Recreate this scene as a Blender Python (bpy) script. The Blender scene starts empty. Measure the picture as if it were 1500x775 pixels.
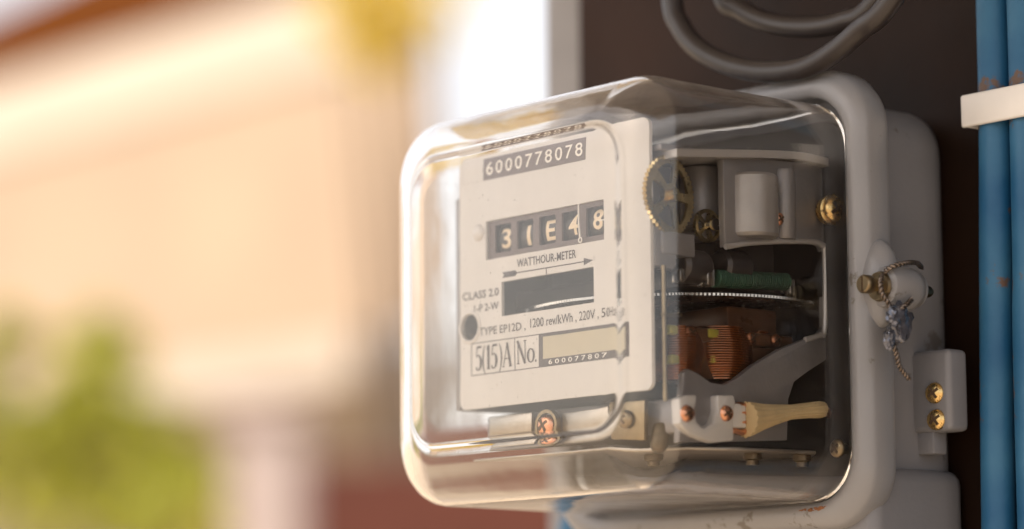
import bpy, bmesh, math, random
from mathutils import Vector, Matrix, noise
R = math.radians
random.seed(7)
sc = bpy.context.scene
MM = 0.001
GROUND = -1.62

# ------------------------------------------------------------------ camera
YAW, PIT, ROL = R(49.728), R(8.02), R(-0.378)
FPX = 4200.0
CAM = Vector((556.139, -580.110, -102.555)) * MM
fw = Vector((-math.sin(YAW) * math.cos(PIT), math.cos(YAW) * math.cos(PIT), math.sin(PIT)))
rt = fw.cross(Vector((0, 0, 1))).normalized()
up = rt.cross(fw)
rt, up = rt * math.cos(ROL) + up * math.sin(ROL), up * math.cos(ROL) - rt * math.sin(ROL)
cd = bpy.data.cameras.new('camera')
cam = bpy.data.objects.new('camera', cd)
sc.collection.objects.link(cam)
cam.matrix_world = Matrix(((rt.x, up.x, -fw.x, CAM.x), (rt.y, up.y, -fw.y, CAM.y), (rt.z, up.z, -fw.z, CAM.z), (0, 0, 0, 1)))
cd.sensor_width = 36
cd.lens = 36 * FPX / 1500
cd.clip_start = 0.02
cd.clip_end = 4000
cd.dof.use_dof = True
cd.dof.focus_distance = 0.738
cd.dof.aperture_fstop = 4.7
cd.dof.aperture_blades = 0
sc.camera = cam

# ------------------------------------------------------------------ sky, sun, exposure
SUN_EL, SUN_DIR = R(38), Vector((-0.42, -0.90, 0)).normalized()
w = bpy.data.worlds.new('World')
sc.world = w
w.use_nodes = True
nt = w.node_tree
sky = nt.nodes.new('ShaderNodeTexSky')
sky.sky_type = 'NISHITA'
sky.sun_disc = False
sky.sun_elevation = SUN_EL
sky.sun_rotation = math.atan2(SUN_DIR.x, SUN_DIR.y)
sky.dust_density = 4.0
sky.air_density = 1.0
sky.ozone_density = 1.0
nt.nodes['Background'].inputs['Strength'].default_value = 0.13
hz = nt.nodes.new('ShaderNodeMix')            # even, bright summer haze over the whole dome
hz.data_type = 'RGBA'
hz.inputs[0].default_value = 0.6
hz.inputs[7].default_value = (8.4, 8.0, 7.5, 1)
nt.links.new(sky.outputs[0], hz.inputs[6])
nt.links.new(hz.outputs[2], nt.nodes['Background'].inputs['Color'])
sd = bpy.data.lights.new('sun', 'SUN')
sd.energy = 4.0
sd.angle = R(4)
sd.color = (1.0, 0.91, 0.78)
sun = bpy.data.objects.new('sun', sd)
sc.collection.objects.link(sun)
sv = Vector((SUN_DIR.x * math.cos(SUN_EL), SUN_DIR.y * math.cos(SUN_EL), math.sin(SUN_EL)))
sun.rotation_euler = sv.to_track_quat('Z', 'Y').to_euler()
sun.location = (-3, 0, 4)
vs = sc.view_settings
vs.view_transform = 'Standard'
vs.look = 'None'
vs.gamma = 1
vs.exposure = 0.72
vs.use_white_balance = True
vs.white_balance_temperature = 6300
vs.white_balance_tint = 12
cy = sc.cycles
cy.use_denoising = True
cy.max_bounces = 16
cy.transmission_bounces = 12
cy.transparent_max_bounces = 24
cy.glossy_bounces = 6
cy.diffuse_bounces = 4
cy.sample_clamp_indirect = 6
cy.caustics_refractive = True
cy.caustics_reflective = True
cy.blur_glossy = 0.3

def ray(px, py):
    return fw + rt * ((px - 750) / FPX) - up * ((py - 387.5) / FPX)
def on(px, py, axis, val):
    """point in mm where the sight line of a photo pixel meets the plane axis = val (mm)"""
    d = ray(px, py)
    t = (val * MM - CAM[axis]) / d[axis]
    return (CAM + d * t) / MM

# ------------------------------------------------------------------ materials
def mat(name, col, rough=0.5, metal=0.0, var=0.12, vscale=60.0, bump=0.0, bscale=400.0, spec=0.5, coat=0.0, col2=None, spots=None, trans=0.0, rvar=0.1, emis=None):
    m = bpy.data.materials.new(name)
    m.use_nodes = True
    t = m.node_tree
    b = t.nodes['Principled BSDF']
    b.inputs['Roughness'].default_value = rough
    b.inputs['Metallic'].default_value = metal
    b.inputs['Specular IOR Level'].default_value = spec
    b.inputs['Coat Weight'].default_value = coat
    b.inputs['Transmission Weight'].default_value = trans
    tc = t.nodes.new('ShaderNodeTexCoord')
    n = t.nodes.new('ShaderNodeTexNoise')
    n.inputs['Scale'].default_value = vscale
    n.inputs['Detail'].default_value = 6
    t.links.new(tc.outputs['Object'], n.inputs['Vector'])
    rp = t.nodes.new('ShaderNodeValToRGB')
    rp.color_ramp.elements[0].position = 0.3
    rp.color_ramp.elements[1].position = 0.7
    c2 = col2 or tuple(min(1, c * (1 + var)) for c in col)
    c1 = tuple(c * (1 - var) for c in col) if not col2 else col
    rp.color_ramp.elements[0].color = (*c1, 1)
    rp.color_ramp.elements[1].color = (*c2, 1)
    t.links.new(n.outputs['Fac'], rp.inputs[0])
    out = rp.outputs[0]
    if spots:                       # (colour, scale, threshold): worn or rusty flecks with their own shape
        n2 = t.nodes.new('ShaderNodeTexNoise')
        n2.inputs['Scale'].default_value = spots[1]
        n2.inputs['Detail'].default_value = 8
        n2.inputs['Roughness'].default_value = 0.65
        t.links.new(tc.outputs['Object'], n2.inputs['Vector'])
        r2 = t.nodes.new('ShaderNodeValToRGB')
        r2.color_ramp.elements[0].position = spots[2]
        r2.color_ramp.elements[1].position = spots[2] + 0.04
        t.links.new(n2.outputs['Fac'], r2.inputs[0])
        mx = t.nodes.new('ShaderNodeMix')
        mx.data_type = 'RGBA'
        t.links.new(r2.outputs[0], mx.inputs[0])
        t.links.new(out, mx.inputs[6])
        mx.inputs[7].default_value = (*spots[0], 1)
        out = mx.outputs[2]
    t.links.new(out, b.inputs['Base Color'])
    if rvar:
        mr = t.nodes.new('ShaderNodeMapRange')
        mr.inputs[3].default_value = max(0.02, rough - rvar)
        mr.inputs[4].default_value = min(1, rough + rvar)
        n3 = t.nodes.new('ShaderNodeTexNoise')
        n3.inputs['Scale'].default_value = vscale * 2.3
        n3.inputs['Detail'].default_value = 5
        t.links.new(tc.outputs['Object'], n3.inputs['Vector'])
        t.links.new(n3.outputs['Fac'], mr.inputs[0])
        t.links.new(mr.outputs[0], b.inputs['Roughness'])
    if bump:
        nb = t.nodes.new('ShaderNodeTexNoise')
        nb.inputs['Scale'].default_value = bscale
        nb.inputs['Detail'].default_value = 5
        t.links.new(tc.outputs['Object'], nb.inputs['Vector'])
        bp = t.nodes.new('ShaderNodeBump')
        bp.inputs['Strength'].default_value = bump
        bp.inputs['Distance'].default_value = 0.001
        t.links.new(nb.outputs['Fac'], bp.inputs['Height'])
        t.links.new(bp.outputs[0], b.inputs['Normal'])
    return m

def wavy_normal(t, strength, scale):
    tc = t.nodes.new('ShaderNodeTexCoord')
    nb = t.nodes.new('ShaderNodeTexNoise')
    nb.inputs['Scale'].default_value = scale
    nb.inputs['Detail'].default_value = 1.5
    t.links.new(tc.outputs['Object'], nb.inputs['Vector'])
    bp = t.nodes.new('ShaderNodeBump')
    bp.inputs['Strength'].default_value = strength
    bp.inputs['Distance'].default_value = 0.002
    t.links.new(nb.outputs['Fac'], bp.inputs['Height'])
    return bp.outputs[0]

def solid_glass(name):
    m = bpy.data.materials.new(name)
    m.use_nodes = True
    t = m.node_tree
    t.nodes.remove(t.nodes['Principled BSDF'])
    gl = t.nodes.new('ShaderNodeBsdfGlass')
    gl.inputs['IOR'].default_value = 1.48
    gl.inputs['Roughness'].default_value = 0.0
    gl.inputs['Color'].default_value = (0.99, 0.985, 0.975, 1)
    t.links.new(wavy_normal(t, 0.10, 45), gl.inputs['Normal'])
    df = t.nodes.new('ShaderNodeBsdfDiffuse')     # patchy, streaked film: dust, plus painted milky reflection
    df.inputs[0].default_value = (0.62, 0.57, 0.52, 1)
    tc = t.nodes.new('ShaderNodeTexCoord')
    mp = t.nodes.new('ShaderNodeMapping')
    mp.inputs['Scale'].default_value = (1, 1, 0.35)
    t.links.new(tc.outputs['Object'], mp.inputs[0])
    n1 = t.nodes.new('ShaderNodeTexNoise')
    n1.inputs['Scale'].default_value = 70
    n1.inputs['Detail'].default_value = 8
    n1.inputs['Roughness'].default_value = 0.7
    t.links.new(mp.outputs[0], n1.inputs['Vector'])
    mr = t.nodes.new('ShaderNodeMapRange')
    mr.inputs[1].default_value = 0.42
    mr.inputs[2].default_value = 0.80
    mr.inputs[3].default_value = 0.001
    mr.inputs[4].default_value = 0.035
    t.links.new(n1.outputs['Fac'], mr.inputs[0])
    n2 = t.nodes.new('ShaderNodeTexNoise')        # specks
    n2.inputs['Scale'].default_value = 900
    n2.inputs['Detail'].default_value = 1
    t.links.new(tc.outputs['Object'], n2.inputs['Vector'])
    m2 = t.nodes.new('ShaderNodeMapRange')
    m2.inputs[1].default_value = 0.74
    m2.inputs[2].default_value = 0.80
    m2.inputs[3].default_value = 0
    m2.inputs[4].default_value = 0.22
    t.links.new(n2.outputs['Fac'], m2.inputs[0])
    ad = t.nodes.new('ShaderNodeMath')
    t.links.new(mr.outputs[0], ad.inputs[0])
    t.links.new(m2.outputs[0], ad.inputs[1])
    geo = t.nodes.new('ShaderNodeNewGeometry')    # upward faces painted milkier in place of bright reflections in the glass
    sx = t.nodes.new('ShaderNodeSeparateXYZ')
    t.links.new(geo.outputs['True Normal'], sx.inputs[0])
    m3 = t.nodes.new('ShaderNodeMapRange')
    m3.inputs[1].default_value = 0.35
    m3.inputs[2].default_value = 0.95
    m3.inputs[3].default_value = 0
    m3.inputs[4].default_value = 0.36
    t.links.new(sx.outputs[2], m3.inputs[0])
    mm = t.nodes.new('ShaderNodeMath')
    mm.operation = 'MULTIPLY'
    t.links.new(m3.outputs[0], mm.inputs[0])
    t.links.new(n1.outputs['Fac'], mm.inputs[1])
    a2 = t.nodes.new('ShaderNodeMath')
    t.links.new(ad.outputs[0], a2.inputs[0])
    t.links.new(mm.outputs[0], a2.inputs[1])
    tl = t.nodes.new('ShaderNodeBsdfTranslucent')
    tl.inputs[0].default_value = (0.80, 0.72, 0.68, 1)
    dm = t.nodes.new('ShaderNodeMixShader')
    t.links.new(df.outputs[0], dm.inputs[1])
    t.links.new(tl.outputs[0], dm.inputs[2])
    mx = t.nodes.new('ShaderNodeMixShader')
    t.links.new(a2.outputs[0], mx.inputs[0])
    t.links.new(gl.outputs[0], mx.inputs[1])
    t.links.new(dm.outputs[0], mx.inputs[2])
    t.links.new(mx.outputs[0], t.nodes['Material Output'].inputs['Surface'])
    return m

M = {}
M['glass'] = solid_glass('moulded_glass_edge')
M['grey'] = mat('grey_paint', (0.235, 0.233, 0.242), 0.33, bump=0.08, bscale=900, var=0.08, vscale=35, spots=((0.135, 0.12, 0.108), 85, 0.61))
M['grey2'] = mat('grey_plastic', (0.178, 0.176, 0.187), 0.46, bump=0.08, bscale=700, var=0.10, vscale=30, spots=((0.105, 0.095, 0.09), 70, 0.62))
M['inner'] = mat('dark_inner', (0.014, 0.010, 0.009), 0.5, var=0.3)
M['plate'] = mat('ivory_plate', (0.63, 0.605, 0.58), 0.45, var=0.045, vscale=45, bump=0.04, bscale=300, spots=((0.50, 0.44, 0.37), 260, 0.69))
M['ink'] = mat('printing_ink', (0.07, 0.055, 0.055), 0.5, var=0.1)
M['band'] = mat('brown_ink', (0.13, 0.095, 0.09), 0.5, var=0.06)
M['white'] = mat('white_ink', (0.80, 0.77, 0.72), 0.5, var=0.03)
M['faint'] = mat('faint_ink', (0.55, 0.51, 0.48), 0.5, var=0.05)
M['label'] = mat('khaki_label', (0.50, 0.45, 0.33), 0.5, var=0.06)
M['register'] = mat('register_black', (0.035, 0.03, 0.03), 0.4, var=0.2)
M['digit'] = mat('digit_cream', (0.78, 0.64, 0.45), 0.35, var=0.05)
M['brass'] = mat('brass', (0.66, 0.46, 0.19), 0.28, 1.0, var=0.3, vscale=350, spots=((0.16, 0.09, 0.04), 420, 0.6))
M['dullbrass'] = mat('dull_brass', (0.25, 0.195, 0.12), 0.38, 1.0, var=0.2, vscale=200)
M['copper'] = mat('copper', (0.72, 0.36, 0.22), 0.28, 1.0, var=0.2, vscale=200)
M['steel'] = mat('steel', (0.52, 0.50, 0.47), 0.25, 1.0, var=0.1, vscale=150)
M['tin'] = mat('tinned_sheet', (0.40, 0.36, 0.31), 0.32, 1.0, var=0.15, vscale=120, bump=0.1, bscale=150)
M['cast'] = mat('cast_aluminium', (0.25, 0.24, 0.245), 0.42, 0.3, var=0.08, bump=0.15, bscale=500)
M['castrim'] = mat('machined_rim', (0.50, 0.48, 0.47), 0.35, 0.3, var=0.05)
M['amber'] = mat('varnished_copper', (0.24, 0.072, 0.011), 0.22, 0.6, var=0.5, vscale=90, coat=0.6)
M['amberdark'] = mat('varnished_core', (0.10, 0.045, 0.02), 0.3, 0.2, var=0.4, vscale=90)
M['yellow'] = mat('yellow_tape', (0.30, 0.27, 0.03), 0.4, var=0.15)
M['green'] = mat('green_enamel', (0.045, 0.11, 0.075), 0.3, 0.2, var=0.2, coat=0.4)
M['ceramic'] = mat('white_plastic', (0.60, 0.58, 0.56), 0.3, var=0.03)
M['sleeve'] = mat('cream_sleeve', (0.60, 0.46, 0.25), 0.55, var=0.12, vscale=150, bump=0.15, bscale=600)
M['cable'] = mat('grey_cable_sheath', (0.027, 0.021, 0.020), 0.38, spec=0.5, var=0.1, bump=0.08, bscale=300)
M['blue'] = mat('worn_blue_paint', (0.004, 0.070, 0.185), 0.5, spec=0.35, var=0.12, vscale=34, col2=(0.045, 0.16, 0.28), spots=((0.12, 0.075, 0.055), 60, 0.60), bump=0.3, bscale=160)
mp_ = M['blue'].node_tree.nodes.new('ShaderNodeMapping')       # paint fading in long streaks
mp_.inputs['Scale'].default_value = (3, 3, 0.5)
for n__ in M['blue'].node_tree.nodes:
    if n__.type == 'TEX_COORD': M['blue'].node_tree.links.new(n__.outputs['Object'], mp_.inputs[0])
for n__ in M['blue'].node_tree.nodes:
    if n__.type == 'TEX_NOISE' and abs(n__.inputs['Scale'].default_value - 28) < 1: M['blue'].node_tree.links.new(mp_.outputs[0], n__.inputs['Vector'])
M['strap'] = mat('white_plastic_clip', (0.76, 0.73, 0.69), 0.4, var=0.06, spots=((0.25, 0.18, 0.12), 160, 0.70))
M['board'] = mat('dark_board', (0.0045, 0.0028, 0.0022), 0.6, spec=0.12, var=0.35, vscale=9, col2=(0.030, 0.0125, 0.0055), spots=((0.14, 0.12, 0.115), 22, 0.72), bump=0.25, bscale=90)
M['concrete'] = mat('pale_concrete', (0.26, 0.255, 0.26), 0.8, var=0.12, vscale=30, bump=0.3, bscale=120)
M['wire'] = mat('seal_wire', (0.19, 0.155, 0.13), 0.35, 0.9, var=0.35, vscale=500)
M['lead'] = mat('seal_foil', (0.14, 0.15, 0.19), 0.16, 0.6, var=0.6, vscale=260, coat=0.5)
M['slotdark'] = mat('slot_dark_brass', (0.09, 0.055, 0.03), 0.5, 0.6, var=0.3, vscale=400)  # dark brass tone drawn on where the screws have slots
M['sheet'] = mat('zinc_sheet', (0.55, 0.53, 0.50), 0.5, 0.2, var=0.1, vscale=10)
M['grimebrass'] = mat('grimy_brass', (0.11, 0.085, 0.055), 0.45, 0.8, var=0.4, vscale=300)
M['copperdark'] = mat('dark_copper', (0.25, 0.11, 0.06), 0.35, 0.9, var=0.3, vscale=300)
M['gearbrass'] = mat('gear_brass', (0.50, 0.40, 0.22), 0.3, 1.0, var=0.25, vscale=300)
M['magnet'] = mat('magnet_casting', (0.34, 0.325, 0.32), 0.4, 0.2, var=0.12, vscale=90, bump=0.12, bscale=300)
M['rust'] = mat('rust', (0.22, 0.09, 0.035), 0.85, var=0.4, vscale=300)

# ------------------------------------------------------------------ mesh helpers (all in mm)
ORG = {}
def lk(o):
    sc.collection.objects.link(o)
    return o
def thing(name, label, cat, loc, group=None):
    o = lk(bpy.data.objects.new(name, None))
    o.empty_display_size = 0.02
    o.location = Vector(loc) * MM
    ORG[o] = Vector(loc) * MM
    o['label'] = label
    o['category'] = cat
    if group: o['group'] = group
    return o
def tag(o, label=None, cat=None, group=None, kind=None):
    if label: o['label'] = label
    if cat: o['category'] = cat
    if group: o['group'] = group
    if kind: o['kind'] = kind
    return o
def build(name, bm, mats, parent=None, smooth=35, unit=MM):
    if not isinstance(mats, (list, tuple)): mats = [mats]
    bmesh.ops.recalc_face_normals(bm.bm, faces=bm.faces[:]) if not bm.tags.get('keep') else None
    me = bpy.data.meshes.new(name)
    vs_ = [v.co for v in bm.verts]
    lo = Vector((min(v[i] for v in vs_) for i in range(3)))
    hi = Vector((max(v[i] for v in vs_) for i in range(3)))
    c = Vector(((lo.x + hi.x) / 2, (lo.y + hi.y) / 2, lo.z))
    for v in bm.verts: v.co = (v.co - c) * unit
    c = c * unit
    bm.bm.to_mesh(me)
    bm.bm.free()
    for m in mats: me.materials.append(M[m] if isinstance(m, str) else m)
    if smooth:
        me.polygons.foreach_set('use_smooth', [True] * len(me.polygons))
        me.set_sharp_from_angle(angle=R(smooth))
    o = lk(bpy.data.objects.new(name, me))
    o.location = c
    ORG[o] = c
    if parent is not None:
        o.parent = parent
        o.matrix_parent_inverse = Matrix.Translation(-ORG[parent])
    return o
class BM:
    def __init__(self):
        self.bm = bmesh.new()
        self.tags = {}
    verts = property(lambda s: s.bm.verts)
    faces = property(lambda s: s.bm.faces)
    def box(self, lo, hi, bevel=0.0, seg=2, mi=0):
        lo, hi = Vector(lo), Vector(hi)
        r = bmesh.ops.create_cube(self.bm, size=1)
        c, s = (lo + hi) / 2, hi - lo
        for v in r['verts']: v.co = Vector((v.co.x * s.x, v.co.y * s.y, v.co.z * s.z)) + c
        fs = {f for v in r['verts'] for f in v.link_faces}
        for f in fs: f.material_index = mi
        if bevel:
            es = list({e for v in r['verts'] for e in v.link_edges})
            bmesh.ops.bevel(self.bm, geom=es, offset=bevel, segments=seg, profile=0.5, affect='EDGES')
        return self
    def loft(self, loops, mi=None, cap0=False, cap1=False, closed=False):
        rows = [[self.bm.verts.new(p) for p in lp] for lp in loops]
        n = len(rows[0])
        pairs = list(zip(rows, rows[1:])) + ([(rows[-1], rows[0])] if closed else [])
        for k, (a, b) in enumerate(pairs):
            for i in range(n):
                f = self.bm.faces.new((a[i], a[(i + 1) % n], b[(i + 1) % n], b[i]))
                f.material_index = mi[k] if isinstance(mi, (list, tuple)) else (mi or 0)
        if cap0: self.bm.faces.new(rows[0][::-1])
        if cap1: self.bm.faces.new(rows[-1])
        return rows
    def lathe(self, prof, origin, axis, n=32, mi=0, squash=None):
        """prof: (radius, distance along axis); closed with caps"""
        a = Vector(axis).normalized()
        u_ = a.orthogonal().normalized()
        v_ = a.cross(u_)
        o = Vector(origin)
        loops = [[o + a * d + (u_ * math.cos(2 * math.pi * i / n) + v_ * math.sin(2 * math.pi * i / n)) * max(r, 0.01) for i in range(n)] for r, d in prof]
        self.loft(loops, mi, True, True)
        return self
    def tube(self, pts, rad, n=12, mi=0, closed=False):
        pts = [Vector(p) for p in pts]
        m = len(pts)
        loops = []
        nrm = None
        for k, p in enumerate(pts):
            if closed: t = pts[(k + 1) % m] - pts[k - 1]
            else: t = pts[min(k + 1, m - 1)] - pts[max(k - 1, 0)]
            t.normalize()
            if nrm is None: nrm = t.orthogonal().normalized()
            nrm = (nrm - t * nrm.dot(t)).normalized()
            b = t.cross(nrm)
            r = rad[k] if isinstance(rad, (list, tuple)) else rad
            loops.append([p + (nrm * math.cos(2 * math.pi * i / n) + b * math.sin(2 * math.pi * i / n)) * r for i in range(n)])
        self.loft(loops, mi, not closed, not closed, closed)
        return self
    def prism(self, outline, holes, axis, a0, a1, mi=0, bevel=0.0):
        """flat sheet with holes: outline in the two other axes, from a0 to a1 along axis"""
        other = [i for i in range(3) if i != axis]
        b2 = bmesh.new()
        for lp in [outline] + list(holes):
            vv = []
            for p in lp:
                q = [0, 0, 0]
                q[other[0]], q[other[1]], q[axis] = p[0], p[1], a0
                vv.append(b2.verts.new(q))
            for i in range(len(vv)): b2.edges.new((vv[i], vv[(i + 1) % len(vv)]))
        bmesh.ops.triangle_fill(b2, use_beauty=True, edges=b2.edges[:])
        bmesh.ops.dissolve_limit(b2, angle_limit=0.01, verts=b2.verts[:], edges=b2.edges[:]) if not holes else None
        r = bmesh.ops.extrude_face_region(b2, geom=b2.faces[:])
        for v in [g for g in r['geom'] if isinstance(g, bmesh.types.BMVert)]: v.co[axis] = a1
        bmesh.ops.recalc_face_normals(b2, faces=b2.faces[:])
        if bevel:
            es = [e for e in b2.edges if len(e.link_faces) == 2 and e.calc_face_angle(0) > R(60)]
            bmesh.ops.bevel(b2, geom=es, offset=bevel, segments=2, profile=0.5, affect='EDGES')
        mp = {}
        for v in b2.verts: mp[v] = self.bm.verts.new(v.co)
        for f in b2.faces:
            nf = self.bm.faces.new([mp[v] for v in f.verts])
            nf.material_index = mi
        b2.free()
        return self
    def keep(self):
        self.tags['keep'] = True
        return self
def smooth_path(pts, n=10):
    """Catmull-Rom through pts"""
    P = [Vector(p) for p in pts]
    P = [P[0] * 2 - P[1]] + P + [P[-1] * 2 - P[-2]]
    out = []
    for i in range(1, len(P) - 2):
        for k in range(n):
            t = k / n
            a, b, c, d = P[i - 1], P[i], P[i + 1], P[i + 2]
            out.append(0.5 * ((2 * b) + (c - a) * t + (2 * a - 5 * b + 4 * c - d) * t * t + (3 * b - a - 3 * c + d) * t ** 3))
    out.append(P[-2])
    return out
def rrect(hw, hh, r, cx, cz, y, n=9, m=5):
    pts = []
    for sx, sz, a0 in ((1, 1, 0), (-1, 1, 90), (-1, -1, 180), (1, -1, 270)):
        for k in range(n + 1):
            a = R(a0 + 90 * k / n)
            pts.append(Vector((cx + sx * (hw - r) + r * math.cos(a), y, cz + sz * (hh - r) + r * math.sin(a))))
        nxt = {0: (-hw + r, hh), 90: (-hw, -hh + r), 180: (hw - r, -hh), 270: (hw, hh - r)}[a0]
        e = Vector((cx + nxt[0], y, cz + nxt[1]))
        s = pts[-1].copy()
        for k in range(1, m + 1): pts.append(s.lerp(e, k / (m + 1)))
    return pts
def rr2(x0, z0, x1, z1, r, n=6):
    out = []
    for cx, cz, a0 in ((x1 - r, z1 - r, 0), (x0 + r, z1 - r, 90), (x0 + r, z0 + r, 180), (x1 - r, z0 + r, 270)):
        for k in range(n + 1):
            a = R(a0 + 90 * k / n)
            out.append((cx + r * math.cos(a), cz + r * math.sin(a)))
    return out
def circ(x, z, r, n=28):
    return [(x + r * math.cos(2 * math.pi * i / n), z + r * math.sin(2 * math.pi * i / n)) for i in range(n)]

def pan_screw(parent, name, c, axis, r, m='brass', cross=True, h=None, label=None):
    """round-headed screw, head bulging along axis, with a cross or single slot cut as dark grooves"""
    a = Vector(axis).normalized()
    h = h or r * 0.55
    b = BM()
    prof = [(r * 0.55, -r * 1.2), (r * 0.55, 0), (r, 0.0), (r, h * 0.25), (r * 0.92, h * 0.55), (r * 0.72, h * 0.85), (r * 0.4, h), (0.02, h * 1.03)]
    b.lathe(prof, c, a, 28)
    o = build(name, b, m, parent, 50)
    u_ = Vector((0, 0, 1))
    u_ = (u_ - a * u_.dot(a)).normalized()
    v_ = a.cross(u_)
    g = BM()
    ang = 0.6
    for k in range(2 if cross else 1):
        d = u_ * math.cos(ang + k * math.pi / 2) + v_ * math.sin(ang + k * math.pi / 2)
        s = a.cross(d)
        L, W = r * (0.62 if cross else 0.97), r * 0.13
        p0 = Vector(c) + a * (h * 0.80 if cross else h * 0.45)
        p1 = Vector(c) + a * (h * 1.06 + 0.03 + 0.01 * k)
        vv = [p + d * i * L + s * j * W for p in (p0, p1) for i, j in ((-1, -1), (1, -1), (1, 1), (-1, 1))]
        vv = [g.bm.verts.new(p) for p in vv]
        for f in ((0, 1, 2, 3), (4, 5, 6, 7), (0, 1, 5, 4), (1, 2, 6, 5), (2, 3, 7, 6), (3, 0, 4, 7)): g.bm.faces.new([vv[i] for i in f])
    build('slot', g, 'slotdark', o, 0)
    if label: o['label'] = label
    return o

# ------------------------------------------------------------------ board, post
b = BM()
b.box((-96.5, 0, -420), (900, 18, 520), 1.5)
board = tag(build('mounting_board', b, 'board'), 'dark brown weathered board behind the electricity meter', 'board')
b = BM()
b.box((-142, 22, GROUND / MM - 30), (90, 190, 900), 8)
tag(build('concrete_post', b, 'concrete'), 'pale grey square concrete post behind the dark mounting board', 'post')

# added corrugated cover, out of view: blocks the sun so the meter lies in shade
b = BM()
loops = []
for k in range(121):
    x = -700 + 1700 * k / 120
    zc = 9 * math.sin(k * math.pi / 2.5)
    loops.append([Vector((x, y, 560 + zc + dz - 0.12 * (y + 850) * -1 * 0.5)) for y, dz in ((-850, 0), (120, 0), (120, 1.5), (-850, 1.5))])
b.loft(loops, 0, True, True)
added_canopy = thing('added_canopy', 'added pale corrugated sheet, out of view, shading the meter', 'added_canopy', (0, 60, 560))
build('sheet', b, 'sheet', added_canopy, 40)
for x in (-60, 60):
    b = BM()
    b.box((x - 15, -700, 536), (x + 15, 200, 552), 1)
    build('bracket_arm', b, 'grey2', added_canopy)

# ------------------------------------------------------------------ electricity meter
meter = thing('electricity_meter', 'grey electricity meter under a clear glass cover, mounted on dark board', 'meter', (0, -30, -112))

# base housing
b = BM()
loops = [rrect(53, 56, 13, 0, -10, y) for y in (-33, -20, -6)]
loops += [rrect(52.4, 55.4, 12.6, 0, -10, -3), rrect(50.5, 53.5, 11.5, 0, -10, -0.6)]
b.loft(loops, 0, True, True)
build('base_housing', b, 'grey2', meter)
b = BM()
b.prism([(p.x, p.z) for p in rrect(50.0, 49, 12, 0, -8.5, 0)], [], 1, -36.2, -34.2)
build('back_plate', b, 'inner', meter)
# flange that holds the glass
b = BM()
oc = -7.6
prof = [(53.9, 53.2, 13.5, -33.5), (53.9, 53.2, 13.5, -40.6), (54.6, 53.9, 14, -42.0), (56.2, 55.7, 14.8, -42.8), (58.2, 57.6, 15.4, -42.6), (60.2, 59.4, 16, -41.0), (60.9, 60.0, 16.2, -39.0), (60.9, 60.0, 16.2, -33.5), (60.1, 59.2, 15.8, -31.6), (57, 56.3, 14, -30.8)]
b.loft([rrect(p[0], p[1], p[2], 0, oc, p[3], 12) for p in prof], 0, closed=True)
flange = build('cover_flange', b, 'grey', meter, 40)
# rust streak where flange meets the glass
b = BM()
rr = random.Random(3)
for k in range(46):
    x = 36 + rr.random() ** 1.3 * 13
    z = -62.0 - rr.random() * 1.6
    s = 0.25 + rr.random() * 0.7
    p = [(x + s * math.cos(a) * (0.6 + rr.random() * 0.8), z + 0.5 * s * math.sin(a)) for a in (0, 1.05, 2.1, 3.14, 4.2, 5.2)]
    b.prism(p, [], 1, -42.35 - 0.35 * rr.random(), -40.8)
build('rust_stain', b, 'rust', flange, 0)['label'] = 'small brown rust stain on the lower edge of the flange'
# terminal cover below
b = BM()
loops = []
for hw, y0 in ((56.5, 0),):
    b.box((-57, -37, -150), (57, -1.0, -51.8), 4, 4)
build('terminal_cover', b, 'grey2', meter)

# --- glass cover
# half width, half height, corner radius, centre x, centre z, y
G_OUT = [(53.2, 52.4, 14.5, 0, -8.0, -39.5), (53.3, 52.2, 14.5, -.3, -7.9, -55), (53.6, 52.1, 14.5, -.8, -7.7, -72), (53.9, 52.1, 14.5, -1.3, -7.5, -88)]
for a_ in (0, 12, 24, 36, 48, 60, 70, 80, 90):      # rounded shoulder down to the front band
    q_ = 10.6 * (1 - math.cos(R(a_)))
    G_OUT.append((54.1 - q_ * 1.06, 52.2 - q_ * 1.07, 14.8 - q_ * 0.32, -1.5 + 0.002 * a_, -7.4 + 0.006 * a_, -96.4 - 11.4 * math.sin(R(a_))))
G_OUT += [(41.6, 38.9, 10, -1.3, -6.4, -108.05), (41.2, 38.5, 9.8, -1.3, -6.3, -108.5), (40.7, 38.0, 9.4, -1.3, -6.3, -108.8), (40.0, 37.3, 8.8, -1.3, -6.3, -108.9), (36, 33, 7, -1.3, -6.3, -108.93), (20, 18, 5, -1.3, -6.3, -108.95), (5, 5, 2, -1.3, -6.3, -108.95)]
G_IN = []
for k, g in enumerate(G_OUT):                # inner skin: 1.7 mm inside, without the moulded step
    t = max(0.0, min(1.0, (-g[5] - 92) / 14))
    ins = 1.8 - 0.5 * t
    if len(G_OUT) - 7 <= k <= len(G_OUT) - 5: continue
    yi = g[5] + (0 if g[5] > -50 else 1.9 * t)
    if k == len(G_OUT) - 4: yi = -106.6
    if k > len(G_OUT) - 4: yi = -106.7
    G_IN.append((g[0] - ins if k < len(G_OUT) - 3 else g[0], g[1] - ins if k < len(G_OUT) - 3 else g[1], max(1.5, g[2] - ins * (k < len(G_OUT) - 3)), g[3], g[4], yi))
def glass_cover():
    b = BM()
    lo = [rrect(a[0], a[1], a[2], a[3], a[4], a[5], 12, 7) for a in G_OUT]
    li = [rrect(a[0], a[1], a[2], a[3], a[4], a[5], 12, 7) for a in G_IN]
    n = len(lo[0])
    ro = b.loft(lo, 0, cap1=True)
    ri = b.loft(li, 0, cap1=True)
    for i in range(n):
        b.bm.faces.new((ro[0][i], ro[0][(i + 1) % n], ri[0][(i + 1) % n], ri[0][i]))
    return build('glass_cover', b, 'glass', meter, 60)
glass_cover()

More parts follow.
